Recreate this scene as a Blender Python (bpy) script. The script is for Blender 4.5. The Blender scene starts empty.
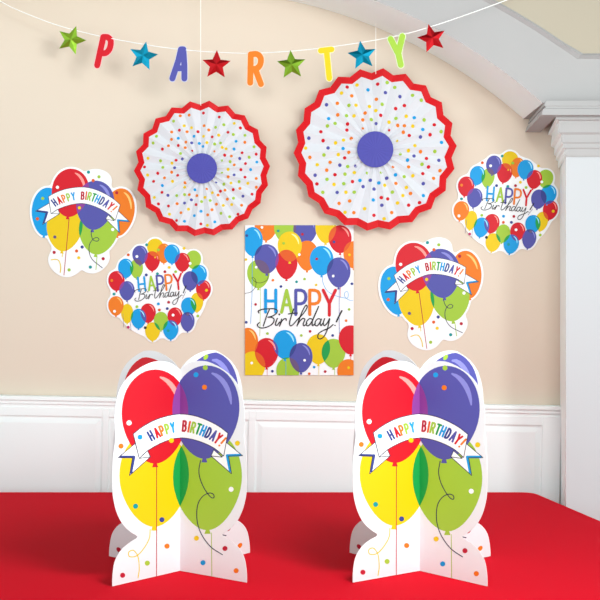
import bpy, bmesh, math, random
from mathutils import Vector, Matrix, geometry

SC = bpy.context.scene
COL = SC.collection
F = 1100.0          # focal length in pixels of the 600 px frame
EYE = 1.29          # eye height
WALL_Y = 3.20       # distance of the papered wall
ARCH_Y = 2.944      # face of the archway
TABLE_Z = 0.75
random.seed(11)

# ------------------------------------------------------------------ materials
def lin(c):
    c = c / 255.0
    return c / 12.92 if c <= 0.04045 else ((c + 0.055) / 1.055) ** 2.4

MATS = {}
def mat(name, rgb, rough=0.55, metal=0.0, spec=0.3, noise=0.0, scale=30.0, bump=0.0, bscale=200.0, sheen=0.0, coat=0.0):
    if name in MATS:
        return MATS[name]
    m = bpy.data.materials.new(name)
    m.use_nodes = True
    nt = m.node_tree
    b = nt.nodes['Principled BSDF']
    col = (lin(rgb[0]), lin(rgb[1]), lin(rgb[2]), 1)
    b.inputs['Base Color'].default_value = col
    b.inputs['Roughness'].default_value = rough
    b.inputs['Metallic'].default_value = metal
    b.inputs['Specular IOR Level'].default_value = spec
    b.inputs['Sheen Weight'].default_value = sheen
    b.inputs['Coat Weight'].default_value = coat
    tc = nt.nodes.new('ShaderNodeTexCoord')
    if noise > 0:
        n = nt.nodes.new('ShaderNodeTexNoise')
        n.inputs['Scale'].default_value = scale
        n.inputs['Detail'].default_value = 4
        nt.links.new(tc.outputs['Object'], n.inputs['Vector'])
        mx = nt.nodes.new('ShaderNodeMix'); mx.data_type = 'RGBA'
        mx.inputs['A'].default_value = tuple(min(1, v * (1 - noise)) for v in col[:3]) + (1,)
        mx.inputs['B'].default_value = tuple(min(1, v * (1 + noise)) for v in col[:3]) + (1,)
        nt.links.new(n.outputs['Fac'], mx.inputs['Factor'])
        nt.links.new(mx.outputs['Result'], b.inputs['Base Color'])
    if bump > 0:
        n2 = nt.nodes.new('ShaderNodeTexNoise')
        n2.inputs['Scale'].default_value = bscale
        nt.links.new(tc.outputs['Object'], n2.inputs['Vector'])
        bp = nt.nodes.new('ShaderNodeBump')
        bp.inputs['Strength'].default_value = bump
        bp.inputs['Distance'].default_value = 0.001
        nt.links.new(n2.outputs['Fac'], bp.inputs['Height'])
        nt.links.new(bp.outputs['Normal'], b.inputs['Normal'])
    MATS[name] = m
    return m

RGB = dict(red=(226, 14, 36), blue=(88, 88, 176), cyan=(0, 166, 238), yellow=(250, 212, 0),
           green=(172, 212, 62), orange=(252, 130, 22), white=(255, 255, 255), ink=(52, 48, 82),
           black=(40, 34, 38), deepgreen=(22, 166, 76), violet=(150, 66, 158), rust=(238, 96, 24),
           slate=(112, 88, 130), darkred=(196, 18, 50), teal=(0, 160, 160), magenta=(200, 40, 110),
           navy=(56, 70, 150))
TINT = dict(red=(255, 150, 140), blue=(134, 134, 206), cyan=(150, 222, 250), yellow=(255, 246, 150),
            green=(214, 236, 130), orange=(255, 196, 110))
LENS = {frozenset(('red', 'blue')): 'violet', frozenset(('yellow', 'green')): 'deepgreen',
        frozenset(('cyan', 'green')): 'deepgreen', frozenset(('yellow', 'red')): 'rust',
        frozenset(('blue', 'green')): 'slate', frozenset(('cyan', 'red')): 'blue',
        frozenset(('cyan', 'yellow')): 'deepgreen', frozenset(('orange', 'red')): 'rust',
        frozenset(('cyan', 'blue')): 'navy', frozenset(('orange', 'yellow')): 'orange'}
def ink(c):
    return mat('print_' + c, tuple(v * (0.90 if c != 'white' else 0.95) for v in RGB[c]), rough=0.5, spec=0.25)
def tint(c):
    return mat('print_light_' + c, TINT[c], rough=0.5, spec=0.25)
CARD = mat('card_white', (240, 240, 241), rough=0.55, spec=0.25)

# ------------------------------------------------------------------ objects
def link(name, me, parent=None):
    o = bpy.data.objects.new(name, me)
    COL.objects.link(o)
    if parent is not None:
        o.parent = parent
    return o
def empty(name, loc=(0, 0, 0), rot=(0, 0, 0)):
    o = bpy.data.objects.new(name, None)
    o.empty_display_size = 0.05
    COL.objects.link(o)
    o.location = loc
    o.rotation_euler = rot
    return o
def tag(o, label, cat, group=None):
    o['label'] = label
    o['category'] = cat
    if group:
        o['group'] = group
    return o
def structure(o, label=None):
    o['kind'] = 'structure'
    if label:
        o['label'] = label
    return o
def copy_tree(o, parent=None):
    c = o.copy()
    COL.objects.link(c)
    if parent is not None:
        c.parent = parent
    for ch in list(o.children):
        copy_tree(ch, c)
    return c

class MB:
    """collects polygons of several materials into one mesh"""
    def __init__(self):
        self.v, self.f, self.m, self.mats = [], [], [], []
    def mi(self, m):
        if m not in self.mats:
            self.mats.append(m)
        return self.mats.index(m)
    def poly(self, pts, m):
        i = len(self.v)
        self.v += [tuple(p) for p in pts]
        self.f.append(tuple(range(i, i + len(pts))))
        self.m.append(self.mi(m))
    def box(self, lo, hi, m):
        (x0, y0, z0), (x1, y1, z1) = lo, hi
        c = [(x0, y0, z0), (x1, y0, z0), (x1, y1, z0), (x0, y1, z0), (x0, y0, z1), (x1, y0, z1), (x1, y1, z1), (x0, y1, z1)]
        i = len(self.v)
        self.v += c
        for q in ((0, 3, 2, 1), (4, 5, 6, 7), (0, 1, 5, 4), (1, 2, 6, 5), (2, 3, 7, 6), (3, 0, 4, 7)):
            self.f.append(tuple(i + k for k in q)); self.m.append(self.mi(m))
    def tube(self, pts, r, m, n=8):
        pts = [Vector(p) for p in pts]
        rings = []
        for k, p in enumerate(pts):
            a = pts[max(0, k - 1)]; b = pts[min(len(pts) - 1, k + 1)]
            d = (b - a).normalized()
            u = d.cross(Vector((0, 1, 0)))
            if u.length < 1e-3:
                u = d.cross(Vector((1, 0, 0)))
            u.normalize(); w = d.cross(u).normalized()
            i = len(self.v)
            for j in range(n):
                t = 2 * math.pi * j / n
                self.v.append(tuple(p + (u * math.cos(t) + w * math.sin(t)) * r))
            rings.append(i)
        for a, b in zip(rings, rings[1:]):
            for j in range(n):
                self.f.append((a + j, a + (j + 1) % n, b + (j + 1) % n, b + j)); self.m.append(self.mi(m))
        self.f.append(tuple(rings[0] + j for j in range(n))); self.m.append(self.mi(m))
        self.f.append(tuple(rings[-1] + j for j in range(n))); self.m.append(self.mi(m))
    def build(self, name, parent=None, smooth=False, merge=True, bevel=0.0, seg=2):
        me = bpy.data.meshes.new(name)
        me.from_pydata(self.v, [], self.f)
        for m in self.mats:
            me.materials.append(m)
        for p, i in zip(me.polygons, self.m):
            p.material_index = i
            p.use_smooth = smooth
        if merge:
            bm = bmesh.new(); bm.from_mesh(me)
            bmesh.ops.remove_doubles(bm, verts=bm.verts, dist=1e-6)
            bmesh.ops.recalc_face_normals(bm, faces=bm.faces)
            bm.to_mesh(me); bm.free()
        me.update()
        o = link(name, me, parent)
        if bevel > 0:
            md = o.modifiers.new('bevel', 'BEVEL'); md.width = bevel; md.segments = seg
            md.limit_method = 'ANGLE'; md.angle_limit = math.radians(35)
        return o

def at(px, py, y):
    """point of the place seen at a pixel, at distance y"""
    return Vector(((px - 300) / F * y, y, EYE - (py - 300) / F * y))

# ------------------------------------------------------------------ flat drawing
def area(p):
    return 0.5 * sum(p[i][0] * p[(i + 1) % len(p)][1] - p[(i + 1) % len(p)][0] * p[i][1] for i in range(len(p)))
def clip(sub, reg):
    """convex-convex polygon intersection"""
    if area(reg) < 0:
        reg = reg[::-1]
    out = list(sub)
    for i in range(len(reg)):
        a, b = reg[i], reg[(i + 1) % len(reg)]
        def side(p):
            return (b[0] - a[0]) * (p[1] - a[1]) - (b[1] - a[1]) * (p[0] - a[0])
        inp, out = out, []
        for k in range(len(inp)):
            p, q = inp[k - 1], inp[k]
            sp, sq = side(p), side(q)
            if (sp >= 0) != (sq >= 0):
                t = sp / (sp - sq)
                out.append((p[0] + (q[0] - p[0]) * t, p[1] + (q[1] - p[1]) * t))
            if sq >= 0:
                out.append(q)
        if len(out) < 3:
            return []
    return out if abs(area(out)) > 1e-4 else []
def tess(loop):
    tris = geometry.tessellate_polygon([[Vector((p[0], p[1], 0)) for p in loop]])
    return [[loop[i] for i in t] for t in tris]
def spline(pts, n=6, closed=False):
    out = []
    N = len(pts)
    rng = range(N) if closed else range(N - 1)
    for i in rng:
        if closed:
            p0, p1, p2, p3 = pts[i - 1], pts[i], pts[(i + 1) % N], pts[(i + 2) % N]
        else:
            p1, p2 = pts[i], pts[i + 1]
            p0 = pts[i - 1] if i else (2 * p1[0] - p2[0], 2 * p1[1] - p2[1])
            p3 = pts[i + 2] if i + 2 < N else (2 * p2[0] - p1[0], 2 * p2[1] - p1[1])
        for k in range(n):
            t = k / n
            out.append(tuple(0.5 * (2 * p1[c] + (p2[c] - p0[c]) * t + (2 * p0[c] - 5 * p1[c] + 4 * p2[c] - p3[c]) * t * t
                                    + (3 * p1[c] - p0[c] - 3 * p2[c] + p3[c]) * t ** 3) for c in (0, 1)))
    if not closed:
        out.append(tuple(pts[-1]))
    return out
def disc(x, y, r, n=14):
    return [(x + r * math.cos(2 * math.pi * k / n), y + r * math.sin(2 * math.pi * k / n)) for k in range(n)]
class Poly(list):
    g = 0
def stroke(pts, w, taper=None):
    """mitred strip with round ends; sharp corners start a new run lying a hair higher"""
    q = [pts[0]]
    for p in pts[1:]:
        if math.hypot(p[0] - q[-1][0], p[1] - q[-1][1]) > w * 0.02 + 1e-6:
            q.append(p)
    pts = q
    if len(pts) == 1:
        return [disc(pts[0][0], pts[0][1], w / 2, 12)]
    runs, cur = [], [0]
    for k in range(1, len(pts)):
        cur.append(k)
        if k + 1 < len(pts):
            a = (pts[k][0] - pts[k - 1][0], pts[k][1] - pts[k - 1][1]); b = (pts[k + 1][0] - pts[k][0], pts[k + 1][1] - pts[k][1])
            ang = abs(math.atan2(a[0] * b[1] - a[1] * b[0], a[0] * b[0] + a[1] * b[1]))
            if ang > math.radians(62):
                runs.append(cur); cur = [k]
    runs.append(cur)
    out = []
    n = len(pts) - 1
    def wid(k):
        return w / 2 * (taper(k / n) if taper else 1)
    for gi, run in enumerate(runs):
        dirs = []
        for a, b in zip(run, run[1:]):
            L = math.hypot(pts[b][0] - pts[a][0], pts[b][1] - pts[a][1])
            dirs.append(((pts[b][0] - pts[a][0]) / L, (pts[b][1] - pts[a][1]) / L))
        edge = []
        for m, k in enumerate(run):
            d0 = dirs[max(0, m - 1)]; d1 = dirs[min(len(dirs) - 1, m)]
            nx, ny = -(d0[1] + d1[1]), d0[0] + d1[0]
            L = math.hypot(nx, ny); nx /= L; ny /= L
            cs = max(0.5, nx * -d0[1] + ny * d0[0])
            r = wid(k) / cs
            edge.append(((pts[k][0] + nx * r, pts[k][1] + ny * r), (pts[k][0] - nx * r, pts[k][1] - ny * r)))
        for e0, e1 in zip(edge, edge[1:]):
            P = Poly([e0[0], e1[0], e1[1], e0[1]]); P.g = gi % 3; out.append(P)
        for k, d, sg in ((run[0], dirs[0], -1), (run[-1], dirs[-1], 1)):
            r = wid(k)
            if r > w * 0.05:
                a0 = math.atan2(d[1] * sg, d[0] * sg)
                P = Poly([(pts[k][0] + r * math.cos(a0 - math.pi / 2 + math.pi * t / 6), pts[k][1] + r * math.sin(a0 - math.pi / 2 + math.pi * t / 6)) for t in range(7)])
                P.g = gi % 3
                out.append(P)
    return out

def egg(cx, cy, rx, ry, rot=0.0, k=1.0, n=48):
    out = []
    for i in range(n):
        a = 2 * math.pi * i / n
        x = rx * k * math.cos(a); s = math.sin(a)
        y = ry * k * s
        if s > 0:
            x *= 1 - 0.13 * s * s
        y = y - 0.07 * ry * k * (1 - s * s)
        c, d = math.cos(rot), math.sin(rot)
        out.append((cx + x * c - y * d, cy + x * d + y * c))
    return out

STEP = 2.4e-5
class Art:
    """print on card: every polygon is clipped to the card's faces and mapped onto them"""
    def __init__(self, mapf, regions):
        self.mapf, self.regions, self.level = mapf, regions, 1
        self.done = []
    cnt = 0
    def put(self, mb, polys, m, level):
        self.cnt = (self.cnt + 1) % 4
        for p in polys:
            lift = level * STEP + self.cnt * 5e-6 + getattr(p, 'g', 0) * 1.7e-6
            for reg in self.regions:
                q = clip(p, reg)
                if q:
                    side = 1 if sum(v[0] for v in reg) / len(reg) >= self.mid else -1
                    mb.poly([self.mapf(x, y, lift, side) for x, y in q], m)
    mid = -1e9
    def balloon(self, parent, c, cx, cy, rx, ry, rot=0.0, knot=None, string=None, sw=0.4, ksize=0.12, lens=True, extra=None, sc=None, hi=True):
        mb = MB()
        body = egg(cx, cy, rx, ry, rot)
        L = self.level
        self.put(mb, [body], ink(c), L)
        if lens:
            for oc, ob in self.done:
                key = LENS.get(frozenset((c, oc))) if (lens is True or (lens and oc in lens)) else None
                if key:
                    q = clip(ob, body)
                    if q:
                        self.put(mb, [q], ink(key), L + 1)
        self.done.append((c, body))
        # printed gleam
        if hi:
            g = []
            for i in range(9):
                a = math.radians(-78 + 68 * i / 8)
                x, y = rx * 0.76 * math.cos(a), ry * 0.80 * math.sin(a) - 0.05 * ry
                g.append((cx + x * math.cos(rot) - y * math.sin(rot), cy + x * math.sin(rot) + y * math.cos(rot)))
            self.put(mb, stroke(g, rx * 0.15, lambda t: max(0.0, math.sin(math.pi * (0.06 + 0.9 * t))) ** 0.6), tint(c), L + 2)
        # knot under the tip
        s = ksize * rx
        ty = ry * 0.98
        tri = [(-s * 0.35, ty - 0.5 * s), (s * 0.35, ty - 0.5 * s), (s, ty + 1.5 * s), (-s, ty + 1.5 * s)]
        tri = [(cx + x * math.cos(rot) - y * math.sin(rot), cy + x * math.sin(rot) + y * math.cos(rot)) for x, y in tri]
        self.put(mb, [tri], ink(c), L)
        if string:
            self.put(mb, stroke(spline(string, 8), sw), ink(sc or c), L + 2)
        if extra:
            for e in extra:
                e(mb, L + 2)
        self.level += 3
        return mb.build('printed_balloon', parent, merge=False)
    def dots(self, parent, lst, r, lift=0):
        """confetti is a printed pattern: it goes into the card's own mesh"""
        mb = MB()
        for x, y, c in lst:
            self.put(mb, [disc(x, y, r)], ink(c), self.level)
        self.level += 1
        me = parent.data
        bm = bmesh.new(); bm.from_mesh(me)
        names = [m.name for m in me.materials]
        for f, mi in zip(mb.f, mb.m):
            m = mb.mats[mi]
            if m.name not in names:
                me.materials.append(m); names.append(m.name)
            fc = bm.faces.new([bm.verts.new(mb.v[k]) for k in f])
            fc.material_index = names.index(m.name)
        bm.to_mesh(me); bm.free(); me.update()

CARD2 = mat('centrepiece_card_white', (226, 226, 228), rough=0.6, spec=0.2)
def card(name, outline, mapf, parent, t=0.0014, halves=None, mid=None, m=CARD):
    """card of real thickness cut along an outline"""
    mb = MB()
    if halves is None:
        sets = [(outline, 1)]
    else:
        sets = halves
    for loop, side in sets:
        for tri in tess(loop):
            mb.poly([mapf(x, y, 0, side) for x, y in tri], m)
            mb.poly([mapf(x, y, -t, side) for x, y in reversed(tri)], m)
        n = len(loop)
        for i in range(n):
            a, b = loop[i], loop[(i + 1) % n]
            mb.poly([mapf(a[0], a[1], 0, side), mapf(b[0], b[1], 0, side), mapf(b[0], b[1], -t, side), mapf(a[0], a[1], -t, side)], m)
    return mb.build(name, parent, merge=True)

# ------------------------------------------------------------------ lettering
GLY = {
 'H': [[(0, 0), (0, 1)], [(.58, 0), (.58, 1)], [(0, .5), (.58, .5)]],
 'A': [[(0, 1), (.31, 0), (.62, 1)], [(.11, .66), (.51, .66)]],
 'P': [[(0, 1), (0, 0), (.28, 0), (.45, .05), (.54, .16), (.56, .28), (.54, .40), (.45, .51), (.28, .56), (0, .56)]],
 'Y': [[(0, 0), (.3, .52), (.6, 0)], [(.3, .52), (.3, 1)]],
 'B': [[(0, 1), (0, 0), (.28, 0), (.46, .07), (.5, .24), (.44, .4), (.28, .46), (0, .46)], [(.28, .46), (.48, .54), (.55, .72), (.5, .9), (.32, 1), (0, 1)]],
 'I': [[(.08, 0), (.08, 1)]],
 'R': [[(0, 1), (0, 0), (.28, 0), (.46, .06), (.54, .26), (.46, .46), (.28, .52), (0, .52)], [(.26, .52), (.56, 1)]],
 'T': [[(0, 0), (.58, 0)], [(.29, 0), (.29, 1)]],
 'D': [[(0, 0), (0, 1), (.24, 1), (.44, .9), (.54, .7), (.55, .3), (.44, .1), (.24, 0), (0, 0)]],
 '!': [[(.08, 0), (.08, .68)], [(.08, .98), (.08, .99)]],
}
def glyph(ch, x, y, h, rot=0.0, wd=1.0, skew=0.0):
    """strokes of a capital whose top left stands at x, y"""
    out = []
    for st in GLY[ch]:
        out.append([(x + (px * wd * h) * math.cos(rot) - (py * h) * math.sin(rot), y + (px * wd * h) * math.sin(rot) + (py * h) * math.cos(rot)) for px, py in st])
    return out

# the words HAPPY Birthday! as they are laid out on the poster (photograph pixels)
HAPPY = [('H', 265.6, 290.0, 22.0, 'cyan', .80), ('A', 281.6, 290.3, 22.0, 'green', .74), ('P', 295.8, 290.2, 24.3, 'blue', .74),
         ('P', 309.8, 290.2, 24.3, 'orange', .74), ('Y', 323.2, 290.2, 25.0, 'red', .82)]
SCRIPT = [
 [(259, 313), (258.4, 311), (262, 309.4), (268, 308.8), (274, 308.8), (277.3, 310.6), (276.2, 313.6), (272, 316.2), (268, 317.2), (272.4, 317.6), (274.2, 320), (272, 324.2), (267, 327), (262, 328), (258.6, 327), (257.4, 324.6), (259.4, 322.6)],
 [(269.5, 309.6), (267, 315), (265, 321), (263.3, 326)],
 [(277.4, 318.4), (275.8, 322.5), (275.6, 325), (277.4, 325), (279.6, 322)],
 [(279.2, 314.2), (279.6, 314.6)],
 [(281.6, 319), (279.6, 326)],
 [(279.9, 325), (282, 321), (284.2, 318.9), (286.0, 318.8), (286.2, 320.4)],
 [(293.6, 309), (291, 317), (289.6, 323), (290.4, 325.8), (293.2, 324.4), (296.6, 320.4)],
 [(288.4, 314.0), (292, 313.4), (297.4, 313.0)],
 [(296.6, 320.4), (303.4, 313.4), (307, 307.6), (306.4, 305.2), (304.6, 307), (301.2, 314), (297.0, 326)],
 [(297.4, 325), (300.4, 320.4), (303.2, 318.4), (304.9, 319.6), (303.2, 323.8), (304.2, 325.8), (307, 323.4)],
 [(312.4, 319.2), (309.6, 318.6), (306.8, 321.4), (306.4, 325), (308.6, 325.6), (311.8, 321.6), (315.4, 313.6), (318.6, 306.4), (315.6, 313.6), (312.4, 321.5), (312.6, 325.6), (315.4, 323.4)],
 [(320.8, 319.4), (318.2, 318.7), (315.4, 321.4), (315.2, 325), (317.4, 325.7), (319.8, 322.5), (321.4, 319), (320.2, 323), (321, 325.6), (323.4, 322.4)],
 [(324.6, 318.6), (323.4, 322.6), (324.2, 325.6), (327, 323.4), (329.6, 318.6), (328.6, 324), (326.6, 331.4), (323.4, 337), (320, 339), (317.8, 337.4), (318.6, 333.6), (323, 330.6), (329, 328), (333, 324.6)],
 [(341.8, 310.8), (339, 316.2), (336.4, 321.6)],
 [(334.9, 325.2), (335.1, 325.5)],
]
def happy_birthday(art, parent, tf, s):
    """tf maps poster pixels to the drawing's own frame, s scales the pen"""
    L = art.level
    for ch, x, y, h, c, wd in HAPPY:
        mb = MB()
        for st in glyph(ch, x, y, h, 0, wd):
            art.put(mb, stroke([tf(*p) for p in st], 3.1 * s), ink(c), L)
        mb.build('letter', parent, merge=False)
    mb = MB()
    for k, st in enumerate(SCRIPT):
        art.put(mb, stroke([tf(*p) for p in spline(st, 5)], (1.12 if k not in (3, 13) else 1.6) * s), ink('black'), L + 1)
    mb.build('script_lettering', parent, merge=False)
    art.level += 3

# ribbon with HAPPY BIRTHDAY! in the frame of the centrepiece drawing
TOP_ARC = [(133.6, 433.5), (141.5, 427.4), (153, 420.8), (166, 416.4), (180, 414.2), (194, 416.0), (207, 420.6), (219, 427), (228, 434)]
BOT_ARC = [(139.5, 458), (147.5, 450.6), (158.5, 444.2), (169, 440), (180, 438), (192, 439.6), (204, 443.6), (215, 449.4), (223.8, 457)]
WORD = [('H', 'navy'), ('A', 'red'), ('P', 'orange'), ('P', 'green'), ('Y', 'cyan'), (' ', ''), ('B', 'darkred'), ('I', 'rust'), ('R', 'green'),
        ('T', 'deepgreen'), ('H', 'cyan'), ('D', 'navy'), ('A', 'blue'), ('Y', 'red'), ('!', 'orange')]
def ribbon(art, parent, tf, s, deep=False, spans=None, grow=1.0):
    T, B = spline(TOP_ARC, 5), spline(BOT_ARC, 5)
    T2, B2 = [tf(*p) for p in T], [tf(*p) for p in B]
    mb = MB(); L = art.level
    lw = 0.72 * s
    for sx, notch in ((1, 'navy'), (-1, 'cyan')):
        fx = (lambda x: x) if sx > 0 else (lambda x: 361.6 - x)
        tail = [(135.6, 443), (119, 456.8), (133, 457.2), (130, 474.8), (150.5, 456.6), (139.5, 458)]
        tail = [tf(fx(x), y) for x, y in tail]
        art.put(mb, tess(tail), ink('white'), L)
        art.put(mb, stroke([tf(fx(x), y) for x, y in [(121.5, 456.2), (134.4, 456.4), (131.4, 472)]], 2.6 * s), ink(notch), L + 1)
        art.put(mb, stroke(tail + [tail[0]], lw), ink('ink'), L + 2)
        fold = [tf(fx(x), y) for x, y in [(139.5, 458), (147.8, 450.4), (150.5, 456.6)]]
        art.put(mb, [fold], ink('white'), L + 3)
        art.put(mb, stroke(fold + [fold[0]], lw), ink('ink'), L + 4)
    for i in range(len(T2) - 1):
        art.put(mb, [[T2[i], T2[i + 1], B2[i + 1], B2[i]]], ink('white'), L + 5)
    art.put(mb, stroke(T2 + B2[::-1] + [T2[0]], lw), ink('ink'), L + 6)
    rb = mb.build('ribbon_banner', parent, merge=False)
    mb = MB()
    # lettering runs between the two arcs
    spans = spans or [151.1, 156.9, 162.0, 167.2, 172.6, 178, 184.7, 189.2, 193.4, 198.5, 203.3, 208.6, 213.6, 218.3, 222.6]
    def y_at(x, arc):
        for a, b in zip(arc, arc[1:]):
            if a[0] <= x <= b[0]:
                return a[1] + (b[1] - a[1]) * (x - a[0]) / (b[0] - a[0]), math.atan2(b[1] - a[1], b[0] - a[0])
        return (arc[0][1], 0) if x < arc[0][0] else (arc[-1][1], 0)
    mid = [((a[0] + b[0]) / 2, (a[1] + b[1]) / 2) for a, b in zip(T, B)]
    for (ch, c), x in zip(WORD, spans):
        if ch == ' ':
            continue
        y, r = y_at(x, mid)
        if x < 180: y += 0.6
        h = (9.2 if x < 180 else 9.9) * grow
        wd = .56
        w = .58 * wd * h if ch not in 'I!' else .16 * wd * h
        ox, oy = -w / 2, -h / 2
        X = x + ox * math.cos(r) - oy * math.sin(r); Y = y + ox * math.sin(r) + oy * math.cos(r)
        mb = MB()
        for st in glyph(ch, X, Y, h, r, wd):
            art.put(mb, stroke([tf(*p) for p in st], 2.0 * s), ink(c), L + 8)
        mb.build('letter', rb, merge=False) if not deep else mb.build('letter', parent, merge=False)
    art.level += 10

# ================================================================== THE ROOM
WALLM = mat('wall_paint_beige', (221, 205, 188), rough=0.9, spec=0.1, noise=0.015, scale=1.5, bump=0.15, bscale=400)
WHITE = mat('trim_paint_white', (245, 253, 252), rough=0.6, spec=0.25)
ARCH_SHADE = mat('arch_white_shaded_grey', (176, 172, 171), rough=0.8, spec=0.15, noise=0.03, scale=14, bump=0.2, bscale=250)  # white arch and moulding fronts, their shade put into this grey
PILAS = mat('pilaster_white_shaded_grey', (196, 196, 198), rough=0.7, spec=0.2)  # pilaster is white as well, the shade on it mixed into the colour
TANP = mat('spandrel_paint_tan', (182, 170, 152), rough=0.9, spec=0.1)
FLOORM = mat('floor_pale_oak', (214, 204, 190), rough=0.5, noise=0.15, scale=6)

mb = MB(); mb.box((-3.0, WALL_Y, 0), (1.9, WALL_Y + 0.1, 2.75), WALLM)
structure(mb.build('wall_back'), 'beige painted wall behind the party decorations')
mb = MB(); mb.box((-3.0, -0.6, -0.06), (2.4, WALL_Y + 0.1, 0), FLOORM)
structure(mb.build('floor'))

# wainscot: back board, panels with bevelled moulding, cap rail (runs a touch out of level)
mb = MB()
TH = math.radians(1.1)
wy = 3.185
def wx(px): return (px - 300) / F * 3.17
zt = EYE - (401 - 300) / F * 3.17
X0, X1 = -2.5, wx(561.5)
def zpx(d): return d / F * 3.17
mb.box((X0, 3.178, 0.0), (X1, WALL_Y - 0.0005, zt - 0.001), WHITE)
mb.box((X0, 3.158, zt - zpx(4.0)), (X1, WALL_Y - 0.0005, zt), WHITE)
mb.box((X0, 3.166, zt - zpx(8.0)), (X1, WALL_Y - 0.0005, zt - zpx(4.0)), WHITE)
mb.box((X0, 3.172, zt - zpx(11.5)), (X1, WALL_Y - 0.0005, zt - zpx(8.0)), WHITE)
# stiles and rails of the frame standing proud of the panels
ztop = zt - zpx(20); zbot = 0.16
panels = [(-338, -192), (-190 + 3, -45), (-38, 103), (109, 249), (256, 397), (404, 543)]
edges = [X0] + [wx(v) for p in panels for v in p] + [X1]
for i in range(0, len(edges), 2):
    mb.box((edges[i], 3.171, 0.0), (edges[i + 1], 3.179, zt - zpx(11)), WHITE)
for a, b in panels:
    mb.box((wx(a), 3.171, ztop), (wx(b), 3.179, zt - zpx(11)), WHITE)
    mb.box((wx(a), 3.171, 0.0), (wx(b), 3.179, zbot), WHITE)
    # raised field with sloping margins
    m_ = 0.020
    o = [(wx(a) + .006, zbot + .006), (wx(b) - .006, zbot + .006), (wx(b) - .006, ztop - .006), (wx(a) + .006, ztop - .006)]
    i_ = [(wx(a) + m_, zbot + m_), (wx(b) - m_, zbot + m_), (wx(b) - m_, ztop - m_), (wx(a) + m_, ztop - m_)]
    for k in range(4):
        k2 = (k + 1) % 4
        mb.poly([(o[k][0], 3.1779, o[k][1]), (o[k2][0], 3.1779, o[k2][1]), (i_[k2][0], 3.1735, i_[k2][1]), (i_[k][0], 3.1735, i_[k][1])], WHITE)
    mb.poly([(p[0], 3.1735, p[1]) for p in i_], WHITE)
o = mb.build('trim_1', merge=False, bevel=0.0015)
structure(o, 'white panelled wainscot along the beige wall')
o.matrix_world = Matrix.Translation((0, 0, zt)) @ Matrix.Rotation(TH, 4, 'Y') @ Matrix.Translation((0, 0, -zt))

# archway: wall with shade painted into its face and a round-headed opening
AX, AZ, AR = (171 - 300) / F * ARCH_Y, EYE - (522 - 300) / F * ARCH_Y, 560 / F * ARCH_Y
half = (542.7 - 171) / F * ARCH_Y
zs = AZ + math.sqrt(AR * AR - half * half)
arc = []
a0 = math.asin(half / AR)
N = 64
LX = 0.75         # the crown runs on level to the left before it falls
for k in range(N + 1):
    a = -a0 + 2 * a0 * k / N
    arc.append((AX + AR * math.sin(a) - (LX if a < -1e-6 else 0), AZ + AR * math.cos(a)))
XL, XR, ZT = -3.0, 1.9, 2.75
mb = MB()
for (xa, za), (xb, zb) in zip(arc, arc[1:]):
    for y in (ARCH_Y, WALL_Y - 0.0005):
        mb.poly([(xa, y, za), (xb, y, zb), (xb, y, ZT), (xa, y, ZT)], ARCH_SHADE)
    mb.poly([(xa, ARCH_Y, za), (xa, WALL_Y - 0.0005, za), (xb, WALL_Y - 0.0005, zb), (xb, ARCH_Y, zb)], WHITE)
for s, xe in ((-1, XL), (1, XR)):
    xi = AX + s * half - (LX if s < 0 else 0)
    mb.box((min(xi, xe), ARCH_Y, zs), (max(xi, xe), WALL_Y - 0.0005, ZT), ARCH_SHADE)
structure(mb.build('wall_front', merge=False), 'archway wall, face coloured grey for shade, with a white curved underside')

# spandrel panel with its moulding
mb = MB()
def spandrel(off, yy, m, edge=None):
    pts = []
    zb_ = at(300, 53.5 + off * 0.9, ARCH_Y).z
    R2 = 0
    raw = [(420, -30), (450, -18), (482, 0), (505, 13), (528, 27), (552, 43), (570, 56)]
    base = [at(x + 13 - off * 1.0, y - 0 + 0.6 * off, ARCH_Y) for x, y in raw]
    for p in base:
        pts.append((p.x, max(p.z, zb_)))
    pts[-1] = (pts[-1][0], zb_)
    pts.append((XR - 0.1, zb_)); pts.append((XR - 0.1, 2.5)); pts.append((pts[0][0], 2.5))
    return pts
P0, P1, P2 = spandrel(6, 0, 0), spandrel(3, 0, 0), spandrel(0, 0, 0)
def ring(A, B, ya, yb, m):
    n = len(A)
    for i in range(n):
        j = (i + 1) % n
        mb.poly([(A[i][0], ya, A[i][1]), (A[j][0], ya, A[j][1]), (B[j][0], yb, B[j][1]), (B[i][0], yb, B[i][1])], m)
ring(P0, P1, ARCH_Y - 0.0003, ARCH_Y - 0.010, ARCH_SHADE)
ring(P1, P2, ARCH_Y - 0.010, ARCH_Y - 0.001, ARCH_SHADE)
for t in tess(P2):
    mb.poly([(x, ARCH_Y - 0.001, z) for x, z in t], TANP)
structure(mb.build('trim_2', merge=False), 'moulded frame round the tan panel above the arch')

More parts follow.
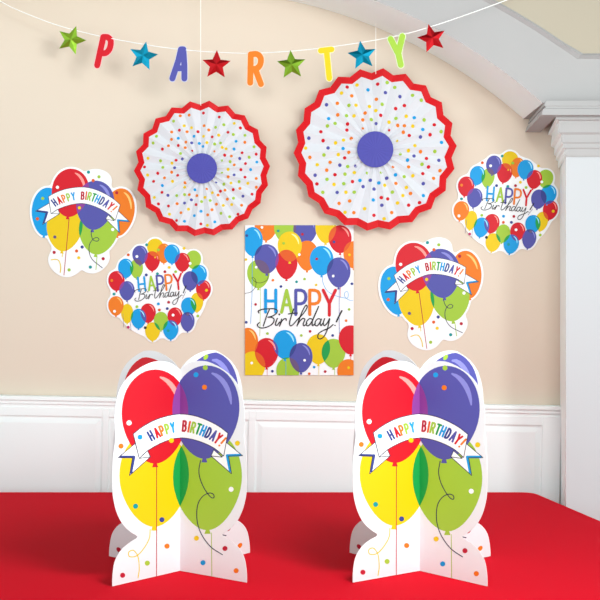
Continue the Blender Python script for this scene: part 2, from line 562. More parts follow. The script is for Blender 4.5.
# pilasters carrying the arch, each with splayed jamb and a stepped capital
def pilaster(s):
    mb = MB()
    def q(px): return abs((px - 300) / F * ARCH_Y - AX)      # distance from the arch axis
    xf, xb, xo = q(566), (560 - 300) / F * WALL_Y - AX, abs((XR if s > 0 else XL + LX) - AX)
    def X(d): return AX + s * d - (LX if s < 0 else 0)
    z1 = zs - 0.002
    # shaft, plan is a wedge
    plan = [(xf, ARCH_Y), (xo, ARCH_Y), (xo, WALL_Y - 0.0005), (xb, WALL_Y - 0.0005)]
    lo = [(X(a), b, 0.0) for a, b in plan]; hi = [(X(a), b, z1) for a, b in plan]
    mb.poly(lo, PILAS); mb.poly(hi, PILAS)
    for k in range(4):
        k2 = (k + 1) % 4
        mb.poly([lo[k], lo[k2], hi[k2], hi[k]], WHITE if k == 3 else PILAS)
    return mb, X, q, z1, xo
for s, n in ((1, 3), (-1, 5)):
    mb, X, q, z1, xo = pilaster(s)
    structure(mb.build('trim_%d' % n, merge=False), 'white pilaster under the arch, front coloured pale grey for shade' if s > 0 else None)
    mb = MB()
    def prism(profile, y0, y1, m, spl):
        """stepped profile of (distance from axis, z), mitred round the front corner"""
        for (a, za), (b, zb) in zip(profile, profile[1:]):
            ya, yb = y0 - (CAPX - a) * 0.55, y0 - (CAPX - b) * 0.55
            mb.poly([(X(a), ya, za), (X(b), yb, zb), (X(xo), yb, zb), (X(xo), ya, za)], ARCH_SHADE)
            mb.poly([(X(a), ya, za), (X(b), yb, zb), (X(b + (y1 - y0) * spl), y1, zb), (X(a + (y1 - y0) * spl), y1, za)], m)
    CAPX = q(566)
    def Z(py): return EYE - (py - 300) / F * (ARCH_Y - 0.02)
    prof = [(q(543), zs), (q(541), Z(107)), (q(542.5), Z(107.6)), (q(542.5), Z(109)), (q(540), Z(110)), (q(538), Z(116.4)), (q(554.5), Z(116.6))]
    prism(prof, ARCH_Y - 0.002, WALL_Y - 0.001, ARCH_SHADE, .07)
    prof = [(q(554.5), Z(116.6)), (q(554), Z(119.5)), (q(558), Z(120.5)), (q(557), Z(132)), (q(561), Z(134)), (q(560.5), Z(141.5)), (q(563), Z(143)), (q(562.5), Z(147)),
            (q(565), Z(148.4)), (q(564.6), Z(154)), (q(566), Z(156))]
    prism(prof, ARCH_Y - 0.002, WALL_Y - 0.001, WHITE, .16)
    structure(mb.build('trim_%d' % (n + 1), merge=False), 'stepped moulded capital of the pilaster' if s > 0 else None)

# ================================================================== TABLE
CLOTH = mat('red_tablecloth', (214, 12, 36), rough=0.85, spec=0.06, sheen=0.0, bump=0.1, bscale=700)
DARKW = mat('table_wood', (110, 78, 50), rough=0.5, noise=0.2, scale=8)
backL, backR = at(-330, 492.3, 3.09), at(531, 492.3, 3.09)
TF = 1.90   # front edge distance
fr = 0.710 + (2.80 - TF) * 0.199
corner = [(-1.02, TF), (-1.02, 3.09), (0.6525, 3.09), (fr, TF)]
def rounded(pts, r, n=6):
    out = []
    for i in range(len(pts)):
        p0, p, p2 = Vector(pts[i - 1]), Vector(pts[i]), Vector(pts[(i + 1) % len(pts)])
        a, b = (p0 - p).normalized() * r + p, (p2 - p).normalized() * r + p
        for k in range(n + 1):
            t = k / n
            out.append(tuple((1 - t) ** 2 * a + 2 * t * (1 - t) * p + t * t * b))
    return out
tb = tag(empty('table', (-0.45, 2.45, 0)), 'long table hidden under the red tablecloth', 'table')
mb = MB()
inner = [(x + 0.45, y - 2.45) for x, y in rounded([(-1.00, TF + .02), (-1.00, 3.07), (0.635, 3.07), (fr - .02, TF + .02)], .03)]
for t_ in (TABLE_Z - 0.0035, TABLE_Z - 0.033):
    mb.poly([(x, y, t_) for x, y in inner], DARKW)
for i in range(len(inner)):
    a, b = inner[i - 1], inner[i]
    mb.poly([(a[0], a[1], TABLE_Z - 0.033), (b[0], b[1], TABLE_Z - 0.033), (b[0], b[1], TABLE_Z - 0.0035), (a[0], a[1], TABLE_Z - 0.0035)], DARKW)
mb.build('tabletop', tb)
for x in (-.48, 0.98):
    for y in (-.46, .52):
        mb = MB(); mb.box((x - .03, y - .03, 0), (x + .03, y + .03, TABLE_Z - .033), DARKW); mb.build('leg', tb, bevel=0.004)
mb = MB()
out = rounded(corner, .035)
n = len(out)
mb.poly([(x, y, TABLE_Z) for x, y in out], CLOTH)
# skirt with shallow folds
per = []
for i in range(n):
    a, b = Vector(out[i]), Vector(out[(i + 1) % n])
    m_ = max(1, int((b - a).length / 0.03))
    for k in range(m_):
        per.append(a.lerp(b, k / m_))
cx, cy = -.15, 2.45
rings = []
for zi in range(8):
    t = zi / 7
    z = TABLE_Z - 0.004 - t * 0.70 if zi else TABLE_Z - 0.0
    r = []
    for k, p in enumerate(per):
        nx = Vector((p.x - cx, 0 if abs(p.y - cy) < .6 else p.y - cy)).normalized() if True else None
        amp = 0.010 * t * math.sin(k * 1.1)
        lim = amp if p.y < 3.0 else 0.0
        r.append((p.x + nx.x * lim, p.y + nx.y * lim, z))
    rings.append(r)
for r0, r1 in zip(rings, rings[1:]):
    for k in range(len(per)):
        j = (k + 1) % len(per)
        mb.poly([r0[k], r0[j], r1[j], r1[k]], CLOTH)
o = mb.build('tablecloth')
tag(o, 'plain red tablecloth spread under the two balloon centrepieces', 'tablecloth')

# ================================================================== CENTREPIECES
D0 = 2.19
FD = (0.126, -0.106)       # front wing direction (per unit q)
RD = (0.148, 0.140)        # rear wing direction
FN = math.hypot(*FD); RN = math.hypot(*RD)
MIDX = 180.0
HC = EYE - TABLE_Z
def q_h(px, py):
    xn = abs(px - MIDX) / F
    q = D0 * xn / (FD[0] - FD[1] * xn)
    t = D0 + FD[1] * q
    return q, max(HC - (py - 300) / F * t, 0.0006)
def map_front(px, py, off, side):
    q, h = q_h(px, py)
    nx, ny = FD[1] / FN, -FD[0] / FN
    return (side * (FD[0] * q + nx * off), FD[1] * q + ny * off, h)
def map_rear(px, py, off, side):
    q, h = q_h(px, py)
    nx, ny = RD[1] / RN, -RD[0] / RN
    q *= 1 - 0.10 * min(1.0, h / 0.40)
    return (side * (RD[0] * q + nx * off), RD[1] * q + ny * off + 0.0012, h * (1 + 0.055 * min(q * 2, 1)))
right_outline = [(180, 370), (186, 364.8), (193, 361.9), (202, 361.2), (210, 363.0), (220, 368), (231, 376.5), (238, 386), (241.5, 395), (244.0, 407), (244.6, 420), (244.2, 430),
    (243.8, 437), (244.4, 443), (245.4, 450), (246.4, 460), (246.8, 475), (246.6, 490), (245, 502), (241.5, 514), (236, 524), (229, 531), (222, 536.2),
    (229, 541), (236, 546.5), (241, 553), (244.6, 561), (246.2, 570), (246.8, 578), (246.8, 584.9)]
straight = [(180, 571.6)]
def halves():
    sm = spline(right_outline, 3)
    nb = 8
    bottom = []
    for k in range(1, nb + 1):
        bottom.append((246.8 + (180 - 246.8) * k / nb, 600))   # clamps down to the table
    R = sm + bottom
    Lf = [(360 - x, y) for x, y in R]
    return [(R, 1), (Lf[::-1], -1)]
def build_centrepiece():
    root = empty('balloon_centrepiece')
    for nm, mp, rear in (('front_panel', map_front, False), ('rear_panel', map_rear, True)):
        HV = halves()
        panel = card(nm, None, mp, root, t=0.0010, halves=HV, m=CARD2)
        A = Art(mp, [[(60, 300), (180, 300), (180, 620), (60, 620)], [(180, 300), (300, 300), (300, 620), (180, 620)]])
        A.mid = MIDX
        A.balloon(panel, 'yellow', 154.5, 478.5, 34.5, 48.0, knot=True, ksize=.09, hi=False,
                  string=None if rear else [(150.4, 529), (149.5, 538), (144, 548), (137, 555), (130, 555.5), (129.4, 551), (134, 549.6), (138.4, 556), (139.6, 568), (138.4, 577)], sw=.9)
        A.balloon(panel, 'green', 207.5, 481, 34.5, 50.0, hi=False, ksize=.09, string=[(211.4, 534), (211.8, 577)], sw=.7)
        A.balloon(panel, 'red', 155.3, 416.5, 33.0, 47.0, ksize=.09, string=[(156.8, 466), (156.7, 576)], sw=.75, sc='darkred', lens=False)
        A.balloon(panel, 'blue', 205.8, 412.6, 33.6, 46.8, rot=0.03, ksize=.09, lens=('red',),
                  string=[(200.5, 461), (198.9, 472), (201, 482), (205.4, 491), (210.6, 497.8), (213.8, 498.6), (213.4, 495.2), (209.2, 493.8), (203.2, 496.6), (198.6, 503), (196.8, 512), (197.6, 524), (202, 536), (211, 548), (222.5, 556)], sw=.9, sc='ink')
        conf = [(129.5, 422.5, 'white'), (136, 505.5, 'teal'), (162, 519.5, 'navy'), (167, 546, 'orange'), (147.5, 562.5, 'green'), (123.2, 574, 'darkred'),
                (196, 375, 'cyan'), (204.5, 387.7, 'orange'), (205.3, 368, 'green'), (121.6, 445.5, 'orange'), (237.5, 444.2, 'yellow'),
                (231.2, 490.5, 'white'), (196.5, 538.8, 'yellow'), (225, 549.8, 'darkred'), (203, 563.5, 'cyan'), (236.2, 572.4, 'orange')]
        A.dots(panel, conf, 2.55)
        ribbon(A, panel, lambda x, y: (x, y), 1.0, True)
        A.dots(panel, [(140.2, 436.8, 'cyan'), (171.3, 440.4, 'yellow')], 2.5)
    return root
def place_cp(o, px):
    x = (px - 300) / F * D0
    o.location = (x, D0, TABLE_Z + 0.0004)
    o.rotation_euler = (0, 0, -math.atan2(x, D0))
cp = build_centrepiece()
tag(cp, 'left of two crossed card balloon centrepieces standing on the red tablecloth', 'centrepiece', 'balloon centrepieces on the red table')
place_cp(cp, 180)
c2 = copy_tree(cp)
c2['label'] = 'right of two crossed card balloon centrepieces, nearer the white pilaster'
place_cp(c2, 419.6)

# ================================================================== POSTER
PY = WALL_Y - 0.004
rect = [(245, 225.2), (353.6, 225.2), (353.6, 375.2), (245, 375.2)]
pc = (299.3, 300.2)
kP = PY / F
def map_poster(x, y, off, side):
    return ((x - pc[0]) * kP, -off, -(y - pc[1]) * kP)
po = tag(empty('birthday_poster', at(pc[0], pc[1], PY)), 'rectangular happy birthday poster with balloons, hung at centre of the beige wall', 'poster')
sheet = card('paper_sheet', rect, map_poster, po, t=0.0012)
A = Art(map_poster, [rect])
def c(x, y): return (235 + x / 3.636, 215 + y / 3.636)
def pb(col, x, y, rx, ry, **k):
    X, Y = c(x, y)
    if 'string' in k:
        k['string'] = [c(*p) for p in k['string']]
    A.balloon(po, col, X, Y, rx / 3.636, ry / 3.636, sw=.45, **k)
pb('orange', 113, 38, 42, 56, hi=False)
pb('green', 182, 50, 40, 52, hi=False)
pb('blue', 255, 55, 43, 52)
pb('yellow', 330, 50, 38, 53, string=[(325, 103), (325, 215)])
pb('red', 382, 88, 42, 51, string=[(385, 140), (384, 300)])
pb('orange', 432, 145, 38, 50, hi=False)
pb('green', 85, 215, 41, 52, hi=False, string=[(92, 266), (92, 360), (90, 440)])
pb('red', 187, 180, 40, 54, hi=False)
pb('orange', 262, 148, 40, 55, lens=False, hi=False)
pb('yellow', 199, 115, 44, 55, lens=('red',))
pb('cyan', 64, 97, 37, 53, string=[(63, 150), (62, 280), (57, 395)])
pb('blue', 115, 160, 44, 54, string=[(120, 214), (118, 234), (100, 245), (80, 246), (66, 236), (62, 228), (68, 228), (76, 240), (74, 262), (58, 280), (37, 285)], sc='black')
pb('cyan', 315, 166, 43, 54, string=[(317, 220), (320, 246), (335, 275), (362, 292), (390, 300), (408, 302), (412, 290), (408, 278), (398, 284), (400, 298), (412, 308), (428, 312)])
pb('blue', 377, 209, 43, 55, string=[(379, 263), (379, 400), (383, 582)])
pb('orange', 46, 463, 38, 53, lens=False)
pb('yellow', 64, 552, 46, 56, hi=False, lens=False, string=[(58, 500), (58, 582)])
pb('green', 192, 570, 42, 52, hi=False)
pb('cyan', 181, 471, 43, 53, string=[(185, 524), (185, 582)])
pb('yellow', 303, 488, 43, 55, hi=False, string=[(305, 545), (305, 582)])
pb('red', 115, 501, 43, 54, string=[(117, 556), (117, 582)])
pb('blue', 240, 519, 42, 54, string=[(240, 575), (240, 582)])
pb('green', 358, 503, 43, 53, hi=False, string=[(362, 558), (363, 582)])
pb('red', 420, 454, 43, 53, lens=False, hi=False, string=[(421, 507), (421, 530)])
pb('orange', 412, 572, 40, 48, hi=False)
def c2p(lst): return [c(x, y) + (k,) for x, y, k in lst]
A.dots(sheet, c2p([(98, 45, 'white'), (157, 58, 'teal'), (245, 70, 'darkred'), (43, 75, 'navy'), (177, 103, 'green'), (360, 98, 'navy'), (297, 160, 'darkred'), (357, 222, 'white'),
    (234, 144, 'white'), (77, 190, 'white'), (138, 237, 'orange'), (167, 260, 'navy'), (224, 243, 'teal'), (253, 233, 'green'), (295, 254, 'yellow'), (425, 250, 'navy'), (416, 145, 'yellow'),
    (75, 325, 'darkred'), (40, 262 - 100, 'yellow'), (41, 390, 'navy'), (118, 431, 'green'), (241, 438, 'green'), (273, 423, 'darkred'), (355, 438, 'navy'), (415, 343, 'green'), (404, 384, 'orange'),
    (61, 538, 'white'), (136, 568, 'navy'), (253, 528, 'white'), (288, 553, 'cyan'), (328, 569, 'darkred'), (270, 577, 'rust'), (413, 555, 'yellow')]), 1.35)
happy_birthday(A, po, lambda x, y: (x, y), 1.0)

# ================================================================== WREATH CUTOUTS
CY_ = WALL_Y - 0.003
WS = 4.286
wc = (275, 278)
kW = CY_ / F / WS
def map_wreath(x, y, off, side):
    return ((x - wc[0]) * kW, -off, -(y - wc[1]) * kW)
BAL = [('orange', 295, 122, 30, 43), ('green', 178, 188, 28, 42), ('green', 422, 149, 33, 40), ('red', 245, 155, 33, 43), ('yellow', 258, 97, 35, 39), ('blue', 193, 130, 33, 42),
       ('cyan', 132, 186, 33, 42), ('red', 92, 240, 35, 43), ('blue', 137, 282, 33, 42), ('cyan', 330, 125, 34, 42), ('red', 375, 160, 33, 41), ('blue', 408, 240, 33, 42),
       ('red', 465, 278, 32, 42), ('cyan', 446, 213, 34, 42), ('yellow', 437, 332, 27, 42), ('cyan', 402, 350, 33, 40), ('yellow', 138, 380, 26, 42), ('orange', 90, 347, 33, 42),
       ('red', 228, 378, 33, 42), ('cyan', 187, 402, 33, 43), ('green', 283, 412, 30, 40), ('yellow', 247, 457, 32, 40), ('red', 343, 393, 32, 40), ('blue', 397, 415, 30, 42), ('cyan', 325, 450, 33, 42)]
def outline_from(balls, c0, base, margin, n=180):
    """envelope of the balloons around a centre, cut with a margin"""
    out = []
    polys = []
    for b in balls:
        polys.append(egg(b[1], b[2], b[3] + margin, b[4] + margin, b[5] if len(b) > 5 else 0, n=32))
    for k in range(n):
        a = 2 * math.pi * k / n
        dx, dy = math.cos(a), math.sin(a)
        r = base(a) if callable(base) else base
        for P in polys:
            for i in range(len(P)):
                (x0, y0), (x1, y1) = P[i - 1], P[i]
                x0 -= c0[0]; y0 -= c0[1]; x1 -= c0[0]; y1 -= c0[1]
                den = dx * (y1 - y0) - dy * (x1 - x0)
                if abs(den) < 1e-9:
                    continue
                t = (x0 * (y1 - y0) - y0 * (x1 - x0)) / den
                u = (x0 * dy - y0 * dx) / den
                if t > 0 and 0 <= u <= 1:
                    r = max(r, t)
        out.append(r)
    sm = [(out[k - 1] + out[k] * 2 + out[(k + 1) % n]) / 4 for k in range(n)]
    return [(c0[0] + sm[k] * math.cos(2 * math.pi * k / n), c0[1] + sm[k] * math.sin(2 * math.pi * k / n)) for k in range(n)]
def build_wreath():
    root = empty('balloon_wreath_cutout')
    bcard = card('backing_card', outline_from(BAL, wc, 209, 8), map_wreath, root, t=0.0014)
    A = Art(map_wreath, [[(-200, -200), (900, -200), (900, 900), (-200, 900)]])
    strings = {8: [(140, 325), (145, 370), (155, 452)], 17: [(120, 380), (123, 438)], 11: [(390, 285), (375, 315)]}
    for i, (col, x, y, rx, ry) in enumerate(BAL):
        A.balloon(root, col, x, y, rx, ry, sw=1.6, string=strings.get(i), sc='slate', hi=(col not in ('green', 'yellow')))
    A.dots(bcard, [(222, 85, 'teal'), (143, 128, 'rust'), (180, 135, 'white'), (272, 107, 'green'), (72, 238, 'orange'), (82, 296, 'teal'), (84, 370, 'white'), (382, 100, 'yellow'), (220, 214, 'navy'),
        (268, 209, 'teal'), (300, 200, 'darkred'), (318, 182, 'yellow'), (346, 200, 'green'), (408, 165, 'white'), (478, 280, 'yellow'), (335, 388 - 2, 'white'), (143, 438, 'magenta'), (216, 440, 'black'),
        (272, 338, 'cyan'), (310, 358, 'navy'), (276, 364, 'rust'), (316, 331, 'darkred'), (180, 350, 'green'), (441, 390, 'green'), (314, 453, 'teal'), (398, 383, 'slate')], 6.2)
    s = WS * 0.632
    th = math.radians(-5.5)
    def tf(x, y):
        dx, dy = (x - 300) * s * 0.98, (y - 314) * s * 0.98
        return (281 + dx * math.cos(th) - dy * math.sin(th), 280 + dx * math.sin(th) + dy * math.cos(th))
    happy_birthday(A, root, tf, s * 0.95)
    return root
wr = build_wreath()
p = at(95 + wc[0] / WS, 225 + wc[1] / WS, CY_)
wr.location = p
tag(wr, 'round happy birthday balloon wreath cutout on the left, below the smaller paper fan', 'wall decoration', 'round balloon wreath cutouts')
w2 = copy_tree(wr)
w2.location = at(506.5, 202.6, CY_)
w2.rotation_euler = (0, math.radians(10), 0)
w2['label'] = 'round happy birthday balloon wreath cutout on the upper right, beside the pilaster'

# ================================================================== BANNER CUTOUTS
bc = (293, 262)
kB = CY_ / F / 4.286
def map_bunch(x, y, off, side):
    return ((x - bc[0]) * kB, -off, -(y - bc[1]) * kB)
R6 = math.radians(6)
BUN = [('cyan', 135, 222, 64, 104, R6), ('orange', 449, 224, 63, 103, R6), ('yellow', 212, 290, 77, 102, R6), ('green', 357, 302, 84, 104, R6), ('red', 237, 141, 80, 104, R6), ('blue', 343, 194, 82, 106, R6)]
def build_bunch():
    root = empty('balloon_bunch_cutout')
    def base(a):
        d = math.degrees(a) % 360
        if 52 < d < 135:      # white foot of the card, two lobes
            return 0
        return 150
    pad = [('w', 222, 432, 72, 62), ('w', 330, 420, 68, 58), ('w', 345, 95, 62, 48), ('w', 275, 380, 110, 80)]
    bcard = card('backing_card', outline_from(BUN + [b + (0,) for b in pad], bc, base, 9, 220), map_bunch, root, t=0.0014)
    A = Art(map_bunch, [[(-200, -200), (900, -200), (900, 900), (-200, 900)]])
    st = {'red': ([(232, 250), (222, 360), (210, 493)], 'darkred'), 'blue': ([(327, 303), (328, 325), (336, 343), (352, 348), (360, 340), (350, 332), (334, 340), (320, 362), (318, 395), (333, 428), (374, 462)], 'ink'),
          'yellow': ([(205, 395), (202, 415)], None), 'green': ([(352, 410), (347, 470)], None)}
    for b in BUN:
        s_ = st.get(b[0])
        A.balloon(root, b[0], b[1], b[2], b[3], b[4], b[5], sw=3.0, string=s_[0] if s_ else None, sc=s_[1] if s_ else None, ksize=.10,
                  hi=b[0] in ('red', 'blue', 'orange'), lens={'green': ('yellow',), 'blue': ('red',)}.get(b[0], False))
    mb = MB()
    A.put(mb, stroke(spline([(155, 428), (172, 426), (186, 430), (193, 444), (196, 462), (194, 482)], 5), 4), ink('yellow'), A.level)
    mb.build('printed_curl', root, merge=False); A.level += 1
    A.dots(bcard, [(315, 52, 'teal'), (360, 72, 'green'), (335, 88, 'rust'), (182, 117, 'white'), (119, 165, 'green'), (96, 252, 'rust'), (436, 140, 'darkred'), (419, 298, 'white'), (171, 330, 'slate'),
        (168, 396, 'darkred'), (264, 390, 'rust'), (288, 373, 'navy'), (273, 419, 'yellow'), (378, 423, 'darkred'), (323, 459, 'teal'), (232, 471, 'green')], 7)
    th = math.radians(6.4)
    def tf(x, y):
        dx, dy = (x - 134) * 3.28, (y - 433.3) * 2.95
        return (145 + dx * math.cos(th) - dy * math.sin(th), 156 + dx * math.sin(th) + dy * math.cos(th))
    ribbon(A, root, tf, 3.1, False, [142.4, 148.2, 154.0, 159.8, 165.8, 171, 178.0, 182.4, 186.9, 192.4, 197.8, 203.8, 209.8, 215.6, 220.6], 1.1)
    A.dots(bcard, [(276, 205, 'yellow')], 7)
    return root
bn = build_bunch()
bn.location = at(15 + bc[0] / 4.286, 160 + bc[1] / 4.286, CY_)
tag(bn, 'balloon bunch cutout with happy birthday ribbon on the far left of the wall', 'wall decoration', 'balloon bunch cutouts with ribbons')
b2 = copy_tree(bn)
b2.location = at(433.5, 291.5, CY_)
b2.rotation_euler = (0, math.radians(-13), 0)
b2['label'] = 'balloon bunch cutout with happy birthday ribbon, right of the poster below the larger fan'

# ================================================================== PAPER FANS
FW = mat('fan_paper_white', (212, 212, 217), rough=0.6, spec=0.2)
FR = mat('fan_paper_red', (206, 14, 24), rough=0.55, spec=0.25)
FB = mat('fan_paper_blue', (72, 70, 158), rough=0.55, spec=0.25)
THREAD = mat('white_thread', (250, 248, 244), rough=0.6)
def fan(px, py, rpx, phase, label, seed, ytop, tx):
    Y = WALL_Y - 0.045
    R = rpx / F * Y
    root = tag(empty('paper_fan', at(px, py, Y)), label, 'paper fan', 'polka dot paper fans')
    NP = 22
    n = NP * 2
    H = 0.0068
    def ridge(a):
        u = ((a - phase) / (2 * math.pi) * NP) % 1.0
        return abs(2 * u - 1)      # 1 on a ridge, 0 in a valley
    def pt(fr_, a, off=0.0):
        t = ridge(a)
        shrink = 1 - 0.052 * (1 - t)
        r = R * fr_ * (shrink if fr_ > .3 else 1)
        h = H * (0.35 + 0.65 * fr_)
        return (r * math.cos(a), -(2 * t - 1) * h - off, r * math.sin(a))
    def body(f0, f1, m, name, off=0.0, ns=1):
        mb = MB()
        for k in range(n):
            a0_ = phase + 2 * math.pi * k / n; a1_ = phase + 2 * math.pi * (k + 1) / n
            for s in range(ns):
                g0, g1 = f0 + (f1 - f0) * s / ns, f0 + (f1 - f0) * (s + 1) / ns
                mb.poly([pt(g0, a0_, off), pt(g1, a0_, off), pt(g1, a1_, off), pt(g0, a1_, off)], m)
        o = mb.build(name, root, merge=True)
        md = o.modifiers.new('paper', 'SOLIDIFY'); md.thickness = 0.0006; md.offset = 0
        return o
    d = body(0.16, 0.915, FW, 'pleated_paper', 0, 3)
    body(0.905, 1.0, FR, 'rim', 0.0003)
    # centre rosette, finely pleated
    mb = MB()
    rc = 0.222 * R
    m2 = 44
    for k in range(m2):
        a0_, a1_ = phase + 2 * math.pi * k / m2, phase + 2 * math.pi * (k + 1) / m2
        z0, z1 = (0.0007 if k % 2 else 0), (0 if k % 2 else 0.0007)
        mb.poly([(0, -0.0105, 0), (rc * math.cos(a0_), -0.0085 - z0, rc * math.sin(a0_)), (rc * math.cos(a1_), -0.0085 - z1, rc * math.sin(a1_))], FB)
        mb.poly([(rc * math.cos(a0_), -0.0085 - z0, rc * math.sin(a0_)), (rc * math.cos(a1_), -0.0085 - z1, rc * math.sin(a1_)), (rc * .98 * math.cos(a1_), -0.0040, rc * .98 * math.sin(a1_)), (rc * .98 * math.cos(a0_), -0.0040, rc * .98 * math.sin(a0_))], FB)
    mb.build('centre_disc', root)
    # polka dots printed facet by facet
    rnd = random.Random(seed)
    mb = MB()
    cols = ['red', 'green', 'yellow', 'blue', 'cyan', 'orange', 'yellow', 'red', 'green', 'orange']
    last = None
    for k in range(n):
        am = phase + 2 * math.pi * (k + 0.5) / n
        row = [0.40, 0.57, 0.74] if k % 2 else [0.315, 0.485, 0.655, 0.83]
        if k % 4 == 1:
            row = [0.42, 0.60, 0.72, 0.865]
        for fr_ in row:
            if (fr_ < .35 and k % 4 == 0) or rnd.random() < .10:
                continue
            fr_ += rnd.uniform(-.022, .022)
            cc = rnd.choice([q for q in cols if q != last]); last = cc
            w = 2 * math.pi / n * fr_ * R
            rr = min(0.0225 * R, w * 0.46)
            da = rnd.uniform(-.12, .12) * (2 * math.pi / n)
            P = []
            for j in range(12):
                t = 2 * math.pi * j / 12
                x, y = fr_ * R + rr * math.cos(t), rr * math.sin(t)
                aa = am + da + math.atan2(y, x)
                lo_, hi_ = am - math.pi / n * .98, am + math.pi / n * .98
                aa = min(max(aa, lo_), hi_)
                # stay on this facet: interpolate along its own plane
                u = (aa - (am - math.pi / n)) / (2 * math.pi / n)
                s0 = 1 - 0.052 * (1 - ridge(am - math.pi / n * .9999)); s1 = 1 - 0.052 * (1 - ridge(am + math.pi / n * .9999))
                ff = math.hypot(x, y) / R / (s0 + (s1 - s0) * u) * 0.975
                e0, e1 = Vector(pt(ff, am - math.pi / n, .0006)), Vector(pt(ff, am + math.pi / n, .0006))
                P.append(tuple(e0.lerp(e1, u)))
            mb.poly(P, ink(cc))
    me = d.data
    for m in mb.mats:
        me.materials.append(m)
    bm = bmesh.new(); bm.from_mesh(me)
    for f, mi in zip(mb.f, mb.m):
        fc = bm.faces.new([bm.verts.new(mb.v[q_]) for q_ in f])
        fc.material_index = mi + 1
    bm.to_mesh(me); bm.free()
    # hanging thread up to the underside of the arch
    wp = at(px, py, Y)
    xx = (tx - px) / F * Y
    ztop = AZ + math.sqrt(AR * AR - (wp.x + xx - AX) ** 2) - wp.z
    mb = MB(); mb.tube([(xx, 0.0, R * .93), (xx, 0.0, ztop - 0.0015)], 0.0009, THREAD, 6)
    mb.build('hanging_thread', root)
fan(202.2, 168.7, 68.0, math.radians(2), 'smaller polka dot paper fan with red rim and blue centre, on the left', 3, 0, 200.7)
fan(375.0, 149.8, 81.5, math.radians(2.5), 'larger polka dot paper fan with red rim and blue centre, above the poster', 8, 0, 375.8)

# ================================================================== GARLAND
def gdepth(x):
    t = min(max((x - 20) / 400.0, 0), 1)
    y = 3.13 + (2.86 - 3.13) * t
    if x < 20:                      # tied to the wall at one end, to the arch at the other
        y = 3.13 + (20 - x) / 60 * 0.0685
    if x > 440:
        y = 2.86 + (x - 440) / 120 * 0.0828
    return y
STR = [(-40, -24), (0, 1), (20, 11), (56.7, 25), (93, 34.6), (130, 42.0), (166.7, 47.8), (200, 51.2), (240, 53.2), (270, 52.5), (320, 48.3), (385, 38.3), (433, 26), (506.7, 0), (560, -22)]
sp = spline(STR, 8)
mb = MB()
mb.tube([at(x, y, gdepth(x)) for x, y in sp], 0.0014, THREAD, 6)
tag(mb.build('garland_string', smooth=True), 'thin white string sagging across the wall, carrying letters and stars', 'string')

FOIL = {k: mat('foil_' + k, v, rough=0.28, metal=0.75, spec=0.5, bump=0.5, bscale=90) for k, v in dict(green=(132, 172, 44), teal=(0, 150, 186), red=(204, 20, 30)).items()}
def star(px, py, rot, colr, label, r=15.0):
    Y = gdepth(px) - 0.006
    loc = at(px, py, Y)
    k = Y / F
    def make(rr, depth, m, name, parent=None, flip=1):
        mb = MB()
        P = []
        for i in range(10):
            a = math.radians(90 - rot + 36 * i)
            q_ = rr if i % 2 == 0 else rr * 0.46
            P.append((q_ * k * math.cos(a), 0, q_ * k * math.sin(a)))
        for i in range(10):
            a, b = P[i], P[(i + 1) % 10]
            mb.poly([(0, -depth, 0), a, b], m)
            mb.poly([(0, depth * .6, 0), a, b], m)
        return mb.build(name, parent, bevel=0)
    o = make(r, 0.010, FOIL[colr], 'foil_star')
    o.location = loc
    tag(o, label, 'star', 'foil stars of the party garland')
star(71.4, 40.1, 19, 'green', 'green foil star on the garland, left of the red letter P')
star(143.3, 56.2, 11, 'teal', 'teal foil star on the garland, between the letters P and A')
star(216.4, 65.0, 2, 'red', 'red foil star on the garland, between the letters A and R')
star(291.5, 65.0, -4, 'green', 'green foil star on the garland, between the letters R and T')
star(362.2, 55.5, -8, 'teal', 'teal foil star on the garland, between the letters T and Y')
star(432.0, 38.5, -14, 'red', 'red foil star at the right end of the garland, beyond the letter Y')

def letter(ch, colr, strokes, label, w=5.2):
    xs = [p[0] for s in strokes for p in s]; ys = [p[1] for s in strokes for p in s]
    cx_, cy_ = (min(xs) + max(xs)) / 2, (min(ys) + max(ys)) / 2
    Y = gdepth(cx_) - 0.005
    k = Y / F
    root = tag(empty('garland_letter', at(cx_, cy_, Y)), label, 'letter', 'letters of the party garland')
    def slab(width, y0, y1, m, name, lift=0):
        mb = MB(); lifts = 0
        for s in strokes:
            for P in stroke(s, width):
                if area(P) < 0:
                    P = P[::-1]
                lifts += 1
                e = lifts * 6e-6
                L3 = lambda y: [((x - cx_) * k, y, -(z - cy_) * k) for x, z in P]
                a, b = L3(y0 - e), L3(y1)
                mb.poly(a, m); mb.poly(b[::-1], m)
                for i in range(len(P)):
                    j = (i + 1) % len(P)
                    mb.poly([a[i], b[i], b[j], a[j]], m)
        return mb.build(name, root, merge=False)
    slab(w + 1.2, 0.0, 0.0010, mat('letter_edge_' + colr, tuple(int(255 - (255 - v) * .28) for v in RGB[colr]), rough=.55), 'card_backing')
    slab(w, -0.0012, 0.0, ink(colr), 'coloured_face')
letter('P', 'red', [[(97.2, 65.4), (103.4, 37.0)], spline([(103.4, 37.0), (108.0, 37.4), (110.8, 41.4), (109.6, 48.8), (105.8, 53.0), (100.4, 53.2)], 4)],
       'red letter P near the left end of the garland', 5.9)
letter('A', 'blue', [[(172.4, 78.6), (178.6, 60), (181.0, 49.4)], [(181.0, 49.4), (183.4, 49.4), (184.4, 66), (184.4, 78.6)], [(177.2, 68.3), (183.6, 68.3)]],
       'violet blue letter A hanging on the garland', 5.9)
letter('R', 'orange', [[(250.2, 82.8), (250.8, 54.6)], spline([(250.8, 54.4), (257, 54.2), (260.8, 58.4), (260.0, 65), (256.4, 68.6), (251.2, 69.0)], 4), [(255.4, 69.2), (261.0, 84.2)]],
       'orange letter R hanging on the garland', 5.9)
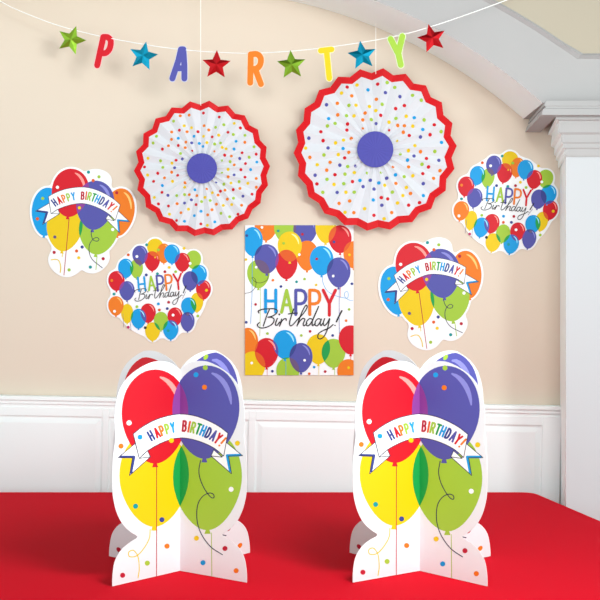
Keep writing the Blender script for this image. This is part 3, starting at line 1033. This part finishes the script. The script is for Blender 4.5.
letter('T', 'yellow', [[(320.8, 50.8), (331.6, 49.4)], [(326.6, 51), (329.3, 78.4)]], 'yellow letter T hanging on the garland', 5.6)
letter('Y', 'green', [[(390.6, 39.0), (397.8, 53.0)], [(402.4, 36.2), (398.3, 53.4), (400.8, 65.0)]], 'lime green letter Y near the right end of the garland', 5.9)

# ================================================================== LIGHT
WUP, WST = 0.0, 1.2
w = bpy.data.worlds.new('world'); SC.world = w
w.use_nodes = True
nt = w.node_tree
bg = nt.nodes['Background']
tc = nt.nodes.new('ShaderNodeTexCoord'); sx = nt.nodes.new('ShaderNodeSeparateXYZ')
nt.links.new(tc.outputs['Generated'], sx.inputs[0])
mr = nt.nodes.new('ShaderNodeMapRange')
mr.inputs['From Min'].default_value = -1; mr.inputs['From Max'].default_value = 1
nt.links.new(sx.outputs['Z'], mr.inputs['Value'])
cr = nt.nodes.new('ShaderNodeValToRGB')
e = cr.color_ramp.elements
e[0].position = 0.0; e[0].color = (1.30, 1.5, 1.52, 1)
e[1].position = 1.0; e[1].color = (WUP, WUP, WUP, 1)
WT = (0.92, 1.0, 1.01)
for p_, v_ in ((0.5, 1.0), (0.72, 0.75), (0.9, 0.0)):
    x_ = e.new(p_); x_.color = (v_ * WT[0], v_ * WT[1], v_ * WT[2], 1)
nt.links.new(mr.outputs['Result'], cr.inputs['Fac'])
nt.links.new(cr.outputs['Color'], bg.inputs['Color'])
bg.inputs['Strength'].default_value = WST
def lamp(name, loc, target, size, power, color=(1, 1, 1)):
    d = bpy.data.lights.new(name, 'AREA')
    d.shape = 'DISK'; d.size = size; d.energy = power; d.color = color
    o = bpy.data.objects.new(name, d); COL.objects.link(o)
    o.location = loc
    o.rotation_euler = (Vector(target) - Vector(loc)).to_track_quat('-Z', 'Y').to_euler()
    return o
lamp('key_lamp', (0.55, 1.30, 2.0), (0.0, 1.80, 0.75), 0.5, 17, (0.95, 1, 1.01))
lamp('fill_lamp', (-1.3, -1.8, 1.0), (0.2, 3.1, 1.0), 1.6, 15, (0.88, 1, 1.0))
lamp('fill_lamp', (2.3, -0.6, 1.7), (0.0, 3.1, 0.9), 0.8, 35, (0.92, 1, 1.0))

# ================================================================== CAMERA
cam = bpy.data.cameras.new('camera')
cam.sensor_width = 36; cam.lens = 36 * F / 600.0
cam.clip_start = 0.05
co = bpy.data.objects.new('camera', cam); COL.objects.link(co)
co.location = (0, 0, EYE); co.rotation_euler = (math.pi / 2, 0, 0)
SC.camera = co
SC.view_settings.view_transform = 'Standard'
SC.view_settings.look = 'None'
SC.view_settings.gamma = 1
SC.view_settings.use_curve_mapping = False
SC.view_settings.exposure = 0.2
